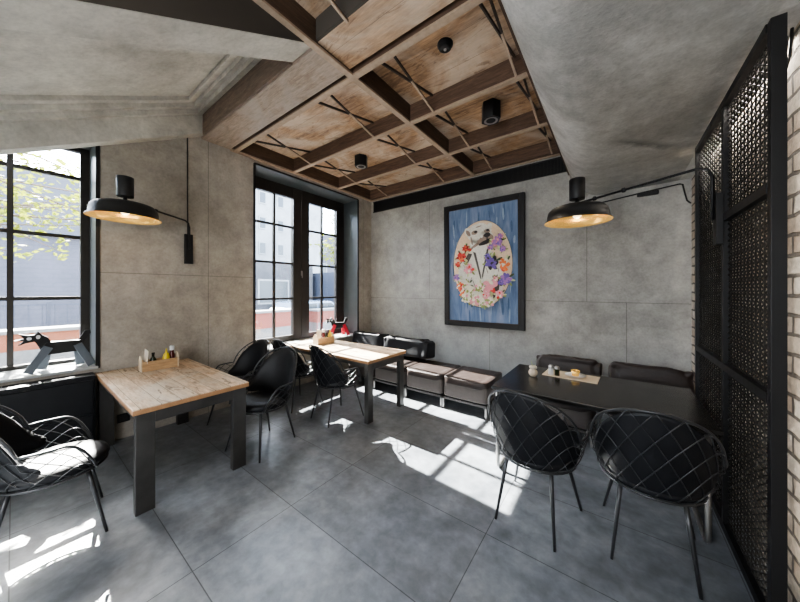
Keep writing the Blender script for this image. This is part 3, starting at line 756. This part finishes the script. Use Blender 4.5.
# ------------------------------------------------------------------ objects on the black table
o = MB().box(-.225, .225, -.125, .125, 0, .006).build('placemat', M['pine_pale'], None, .002); o.location = (-.34,3.20,.751); o.rotation_euler = (0,0,-.05); tag(o, 'tan rectangular placemat on the black table', 'placemat')
o = thing('saucer_dish', 'small white saucer on the tan placemat', 'saucer', (-.30,3.20,.7575)); MB().lathe([(0,0), (.05,0), (.085,.012), (.088,.016), (.05,.006), (0,.005)], 28).build('plate', M['white'], o)
o = thing('tea_cup', 'small amber cup standing on the white saucer', 'cup', (-.30,3.20,.764)); MB().lathe([(0,0), (.028,0), (.038,.05), (.035,.05), (.026,.006), (0,.005)], 20).build('bowl', M['gold'], o)
MB().cyl((0,0,0), .033, .035, .042, 20).build('tea', M['cola'], o)
o = thing('salt_shaker', 'slim steel shaker at the left end of the tan placemat', 'shaker', (-.50,3.14,.7575)); MB().lathe([(0,0), (.022,0), (.022,.06), (.0225,.062)], 18).build('body', M['white'], o)
MB().lathe([(.0225,.061), (.023,.082), (.015,.09), (0,.091)], 18).build('cap', M['bare_steel'], o)
o = thing('pepper_shaker', 'dark pepper shaker beside the steel one on the placemat', 'shaker', (-.445,3.13,.7575)); MB().lathe([(0,0), (.022,0), (.022,.06), (.0225,.062)], 18).build('body', M['dark_glass'], o)
MB().lathe([(.0225,.061), (.023,.08), (.015,.088), (0,.089)], 18).build('cap', M['bare_steel'], o)
o = thing('flower_vase', 'small round vase with a pale blossom at the black table corner', 'vase', (-.63,2.99,.751))
MB().lathe([(0,0), (.022,0), (.038,.02), (.042,.04), (.032,.062), (.016,.072), (.02,.08)], 22).build('body', M['pine_pale'], o)
MB().tube([(0,0,.05), (-.005,.0,.1), (-.02,.01,.14)], .002, 5).tube([(0,0,.05), (.01,.0,.1)], .002, 5).build('stem', M['leaf_green'], o)
m = MB()
for i in range(6):
    a = i*1.05; m.puff(.02*math.cos(a)-.016, .02*math.cos(a)+.016, .02*math.sin(a)-.016, .02*math.sin(a)+.016, .072, .10, .9, 4)
m.build('blossom', M['paper'], o)

# ------------------------------------------------------------------ toy dogs on the sills
def toydog(label, loc, rz, sc, body, leg, second):
    d = thing('wooden_toy_dog', label, 'toy', loc, rz, None)
    def q(pts): return [(x*sc, z*sc) for x, z in pts]
    MB().prism(q([(-.10,.165), (.13,.175), (.15,.20), (.145,.29), (-.10,.295), (-.13,.24)]), -.045*sc, .045*sc, 1).build('body', M[body], d, .004)
    MB().prism(q([(-.12,.18), (-.165,.30), (-.205,.36), (-.145,.39), (-.085,.34), (-.05,.25)]), -.03*sc, .03*sc, 1).build('neck', M[body], d, .003)
    h = MB().prism(q([(-.13,.32), (-.215,.305), (-.27,.285), (-.235,.325), (-.295,.335), (-.235,.345), (-.265,.395), (-.21,.375), (-.17,.38), (-.15,.41), (-.125,.375)]), -.035*sc, .035*sc, 1).build('head', M['black'], d, .002)
    e = MB(); e.prism([(x*sc, z*sc) for x, z in ell(-.205,.345,.016,.016,0,14)], -.038*sc, .038*sc, 1); e.prism([(x*sc, z*sc) for x, z in ell(-.15,.355,.014,.02,0,14)], -.037*sc, .037*sc, 1); e.build('eye', M['white'], h)
    MB().prism(q([(.11,.27), (.165,.385), (.205,.39), (.21,.355), (.155,.25)]), -.012*sc, .012*sc, 1).build('tail', M[body], d, .002)
    for x0, x1, y in ((-.085,-.215,-.055), (-.075,-.125,.055), (.11,.215,-.055), (.115,.14,.055)):
        a = Vector((x0*sc, y*sc, .25*sc)); b = Vector((x1*sc, y*sc*1.2, .012*sc)); MB().bar(a, b, .066*sc, .020*sc, up=(0,1,0)).build('leg', M[leg if y < 0 or not second else second], d, .003)
    return d
toydog('black wooden toy dog with grey plank legs on the left window sill', (-4.30,.275,.815), PI/2, .93, 'black', 'grey_wood', None)
toydog('black and red toy figure on the sill of the far window', (-4.32,3.78,.685), PI/2-.4, .9, 'black', 'red', 'red')

# ------------------------------------------------------------------ outside
struct('ground', MB().box(-30, XL-.55, -14, 32, -.35, -.25), M['pavement'])
def facade(name, label, x, y0, y1, z1, mat, wins, roof=None, depth=4, pane='out_pane'):
    b = thing(name, label, 'building', (x, (y0+y1)/2, -.25)); R(MB().box(x-depth, x, y0, y1, -.25, z1), 'wall', mat, b)
    if roof: R(MB().prism([(x+.25, z1), (x-depth-.2, z1), (x-depth/2, z1+roof)], y0-.2, y1+.2, 1), 'roof', M['out_dark'], b)
    for yc, zc, w, h in wins:
        f = R(MB().box(x, x+.04, yc-w/2-.08, yc+w/2+.08, zc-h/2-.08, zc+h/2+.08), 'window', M['out_white'], b); R(MB().box(x+.04, x+.05, yc-w/2, yc+w/2, zc-h/2, zc+h/2), 'pane', M[pane], b) if False else None
        g = MB().box(x+.041, x+.05, yc-w/2, yc+w/2, zc-h/2, zc+h/2); l = b.location; g.v = [(v[0]-l[0], v[1]-l[1], v[2]-l[2]) for v in g.v]; g.build('pane', M[pane], f)
    return b
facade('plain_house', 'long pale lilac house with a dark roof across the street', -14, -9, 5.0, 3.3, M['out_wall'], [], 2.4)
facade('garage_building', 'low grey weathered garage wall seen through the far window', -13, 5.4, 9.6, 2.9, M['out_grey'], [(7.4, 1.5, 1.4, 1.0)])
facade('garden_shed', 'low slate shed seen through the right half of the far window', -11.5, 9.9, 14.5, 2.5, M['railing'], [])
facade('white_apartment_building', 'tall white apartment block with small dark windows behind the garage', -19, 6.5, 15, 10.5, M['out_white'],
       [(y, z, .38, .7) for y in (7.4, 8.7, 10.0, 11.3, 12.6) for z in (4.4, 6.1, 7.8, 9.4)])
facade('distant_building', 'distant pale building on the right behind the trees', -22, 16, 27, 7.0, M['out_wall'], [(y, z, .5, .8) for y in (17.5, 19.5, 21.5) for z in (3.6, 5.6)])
def planter(label, x, y0, y1, z1, mat, cap=.06, zb=.48):
    p = thing('brick_planter', label, 'planter', (x, (y0+y1)/2, -.25)); R(MB().box(x-.5, x, y0, y1, zb, z1-cap), 'wall', mat, p); R(MB().box(x-.5, x+.02, y0, y1, -.25, zb), 'base', M['pavement'], p); R(MB().box(x-.53, x+.03, y0-.03, y1+.03, z1-cap, z1), 'cap', M['pavement'], p)
planter('low orange brick border seen beyond the toy dog', -8.6, -.4, 2.0, .85, M['out_brick'])
planter('red brick border outside the left half of the far window', -8.0, 3.6, 5.6, .98, M['out_brick2'])
planter('red brick border outside the right half of the far window', -8.0, 6.1, 8.6, .92, M['out_brick2'])
f_ = thing('street_railing', 'blue grey metal railing across the street behind the orange brick border', 'railing', (-11,0,-.25))
m = MB(); m.box(-.02, .02, -4, 3.5, 1.45, 1.5); m.box(-.02, .02, -4, 3.5, .5, .55)
for i in range(38): m.box(-.01, .01, -4+i*.2, -3.98+i*.2, .55, 1.45)
m.build('bars', M['railing'], f_)
for i in range(6): MB().box(-.04, .04, -4+i*1.49, -3.93+i*1.49, 0, 1.55).build('post', M['railing'], f_)
# parked car
cr = thing('parked_car', 'pale blue parked car behind the red brick border', 'car', (-9.7,6.7,-.25), PI/2)
prof = [(-2.0,.28), (-2.05,.62), (-1.9,.86), (-1.15,.95), (-.55,1.38), (.75,1.40), (1.45,1.0), (2.0,.88), (2.08,.5), (2.0,.28)]
MB().prism(prof, -.82, .82, 1).build('body', M['car'], cr, .06)
m = MB(); m.prism([(-.98,.98), (-.48,1.32), (.05,1.34), (.05,.98)], -.83, .83, 1); m.prism([(.12,.98), (.12,1.34), (.70,1.33), (1.22,1.0)], -.83, .83, 1); m.build('side_window', M['out_pane'], cr)
for x in (-1.3, 1.3):
    for y in (-.80, .80):
        m = MB(); m.prism(ell(x, .32, .32, .32, 0, 20), y-.09, y+.09, 1); m.build('wheel', M['rubber'], cr)
# trees
def tree(label, loc, H, crown, nleaf, seed, lsz=.09, droop=0):
    rn = random.Random(seed); t = thing('street_tree', label, 'tree', loc)
    m = MB(); m.tube([(0,0,0), (.05,0,H*.3), (0,.08,H*.6), (.05,.1,H)], [.13,.11,.08,.03], 8)
    cx, cy, cz, rx, ry, rz = crown; tips = []
    for i in range(34):
        while True:
            p = Vector((rn.uniform(-1,1), rn.uniform(-1,1), rn.uniform(-1,1)))
            if p.length < 1: break
        e = Vector((cx+p.x*rx, cy+p.y*ry, cz+p.z*rz)); s0 = Vector((.02,.05,H*rn.uniform(.4,.95)))
        mid = s0.lerp(e, .55)+Vector((rn.uniform(-.2,.2), rn.uniform(-.2,.2), .25))
        m.tube([s0, mid, e], [.03,.016,.005], 5); tips += [mid.lerp(e, f) for f in (0, .25, .5, .75, 1)]
    m.build('trunk', M['bark'], t)
    m = MB()
    for i in range(nleaf):
        c = rn.choice(tips)+Vector((rn.gauss(0,.18), rn.gauss(0,.18), rn.gauss(0,.12)))
        u = Vector((rn.gauss(0,1), rn.gauss(0,1), rn.gauss(0,.5))).normalized()*lsz*rn.uniform(.6,1.2); v = u.cross(Vector((rn.gauss(0,1), rn.gauss(0,1), rn.gauss(0,1)))).normalized()*u.length*.55
        m.add([c-u, c-v*.9, c+u, c+v*.9], [(0,1,2,3)])
    m.build('foliage', M['leaves'], t); return t
tree('spring tree with yellow green leaves outside the left window', (-8.2,-2.3,-.25), 4.6, (.2,2.1,3.25,1.1,2.6,.85), 2300, 3, .065)
tree('spring tree with yellow green leaves outside the right half of the far window', (-9.9,9.9,-.25), 5.4, (0,-.6,4.2,1.1,1.5,1.5), 2200, 4, .09)

# ------------------------------------------------------------------ light
w = bpy.data.worlds.new('sky'); SC.world = w; w.use_nodes = True; nt = w.node_tree; bg = nt.nodes['Background']
sky = nt.nodes.new('ShaderNodeTexSky'); sky.sky_type = 'NISHITA'; sky.sun_disc = False; sky.sun_elevation = math.radians(40); sky.sun_rotation = math.radians(-90); sky.dust_density = 2.0
mixn = nt.nodes.new('ShaderNodeMix'); mixn.data_type = 'RGBA'; mixn.inputs[0].default_value = .5
nt.links.new(sky.outputs[0], mixn.inputs[6]); mixn.inputs[7].default_value = (7.5,8.6,10.5,1)
nt.links.new(mixn.outputs[2], bg.inputs[0]); bg.inputs[1].default_value = 1.9
def light(name, typ, loc, energy, color, **kw):
    l = bpy.data.lights.new(name, typ); l.energy = energy; l.color = color
    for k, v in kw.items(): setattr(l, k, v)
    o = bpy.data.objects.new(name, l); COL.objects.link(o); o.location = loc; return o
sun = light('sun', 'SUN', (0,0,8), 50, (1,.96,.90), angle=.008)
sun.rotation_euler = Vector((1,-.055,-.79)).to_track_quat('-Z', 'Y').to_euler()
a = light('rear_fill', 'AREA', (-.9,-1.9,1.9), 60, (.94,.97,1), shape='RECTANGLE', size=2.2, size_y=1.6)  # fill lamp added behind the camera, lifts the room's brightness
a.rotation_euler = Vector((-.15,1,-.05)).to_track_quat('-Z', 'Y').to_euler()
# two unseen fill strips added behind the partition to brighten the brick
a = light('brick_side_fill', 'AREA', (.655, 2.14, 1.4), 1.6, (1,.93,.84), shape='RECTANGLE', size=.05, size_y=2.4); a.rotation_euler = (PI/2, 0, 0)
a = light('brick_top_fill', 'AREA', (.655, 3.0, 2.80), 7, (1,.93,.84), shape='RECTANGLE', size=.05, size_y=1.5)
# ceiling spots: warm downlights
for x, y, h in ((-1.12,3.22,.20), (-3.20,3.27,.17)):
    s = light('spot_lamp', 'SPOT', (x, y, ZC-h), 25, (1,.85,.65), spot_size=1.5, spot_blend=.6, shadow_soft_size=.03)
for x, y in ((-3.65,.62), (-.27,3.02)):
    light('lamp_bulb', 'POINT', (x, y, 2.25 if x < -2 else 2.20), .6, (1,.72,.4), shadow_soft_size=.03)

# ------------------------------------------------------------------ camera
cam = bpy.data.cameras.new('camera'); cam.sensor_width = 36; cam.lens = 288/800*36; cam.shift_y = -11/800; cam.clip_start = .05
co = bpy.data.objects.new('camera', cam); COL.objects.link(co); co.location = (0,0,1.58); co.rotation_euler = (PI/2, 0, math.radians(36.7)); SC.camera = co
SC.view_settings.view_transform = 'AgX'
SC.view_settings.look = 'AgX - Medium High Contrast'
SC.view_settings.exposure = .95
SC.cycles.max_bounces = 10; SC.cycles.transparent_max_bounces = 12
SC.cycles.sample_clamp_indirect = 8
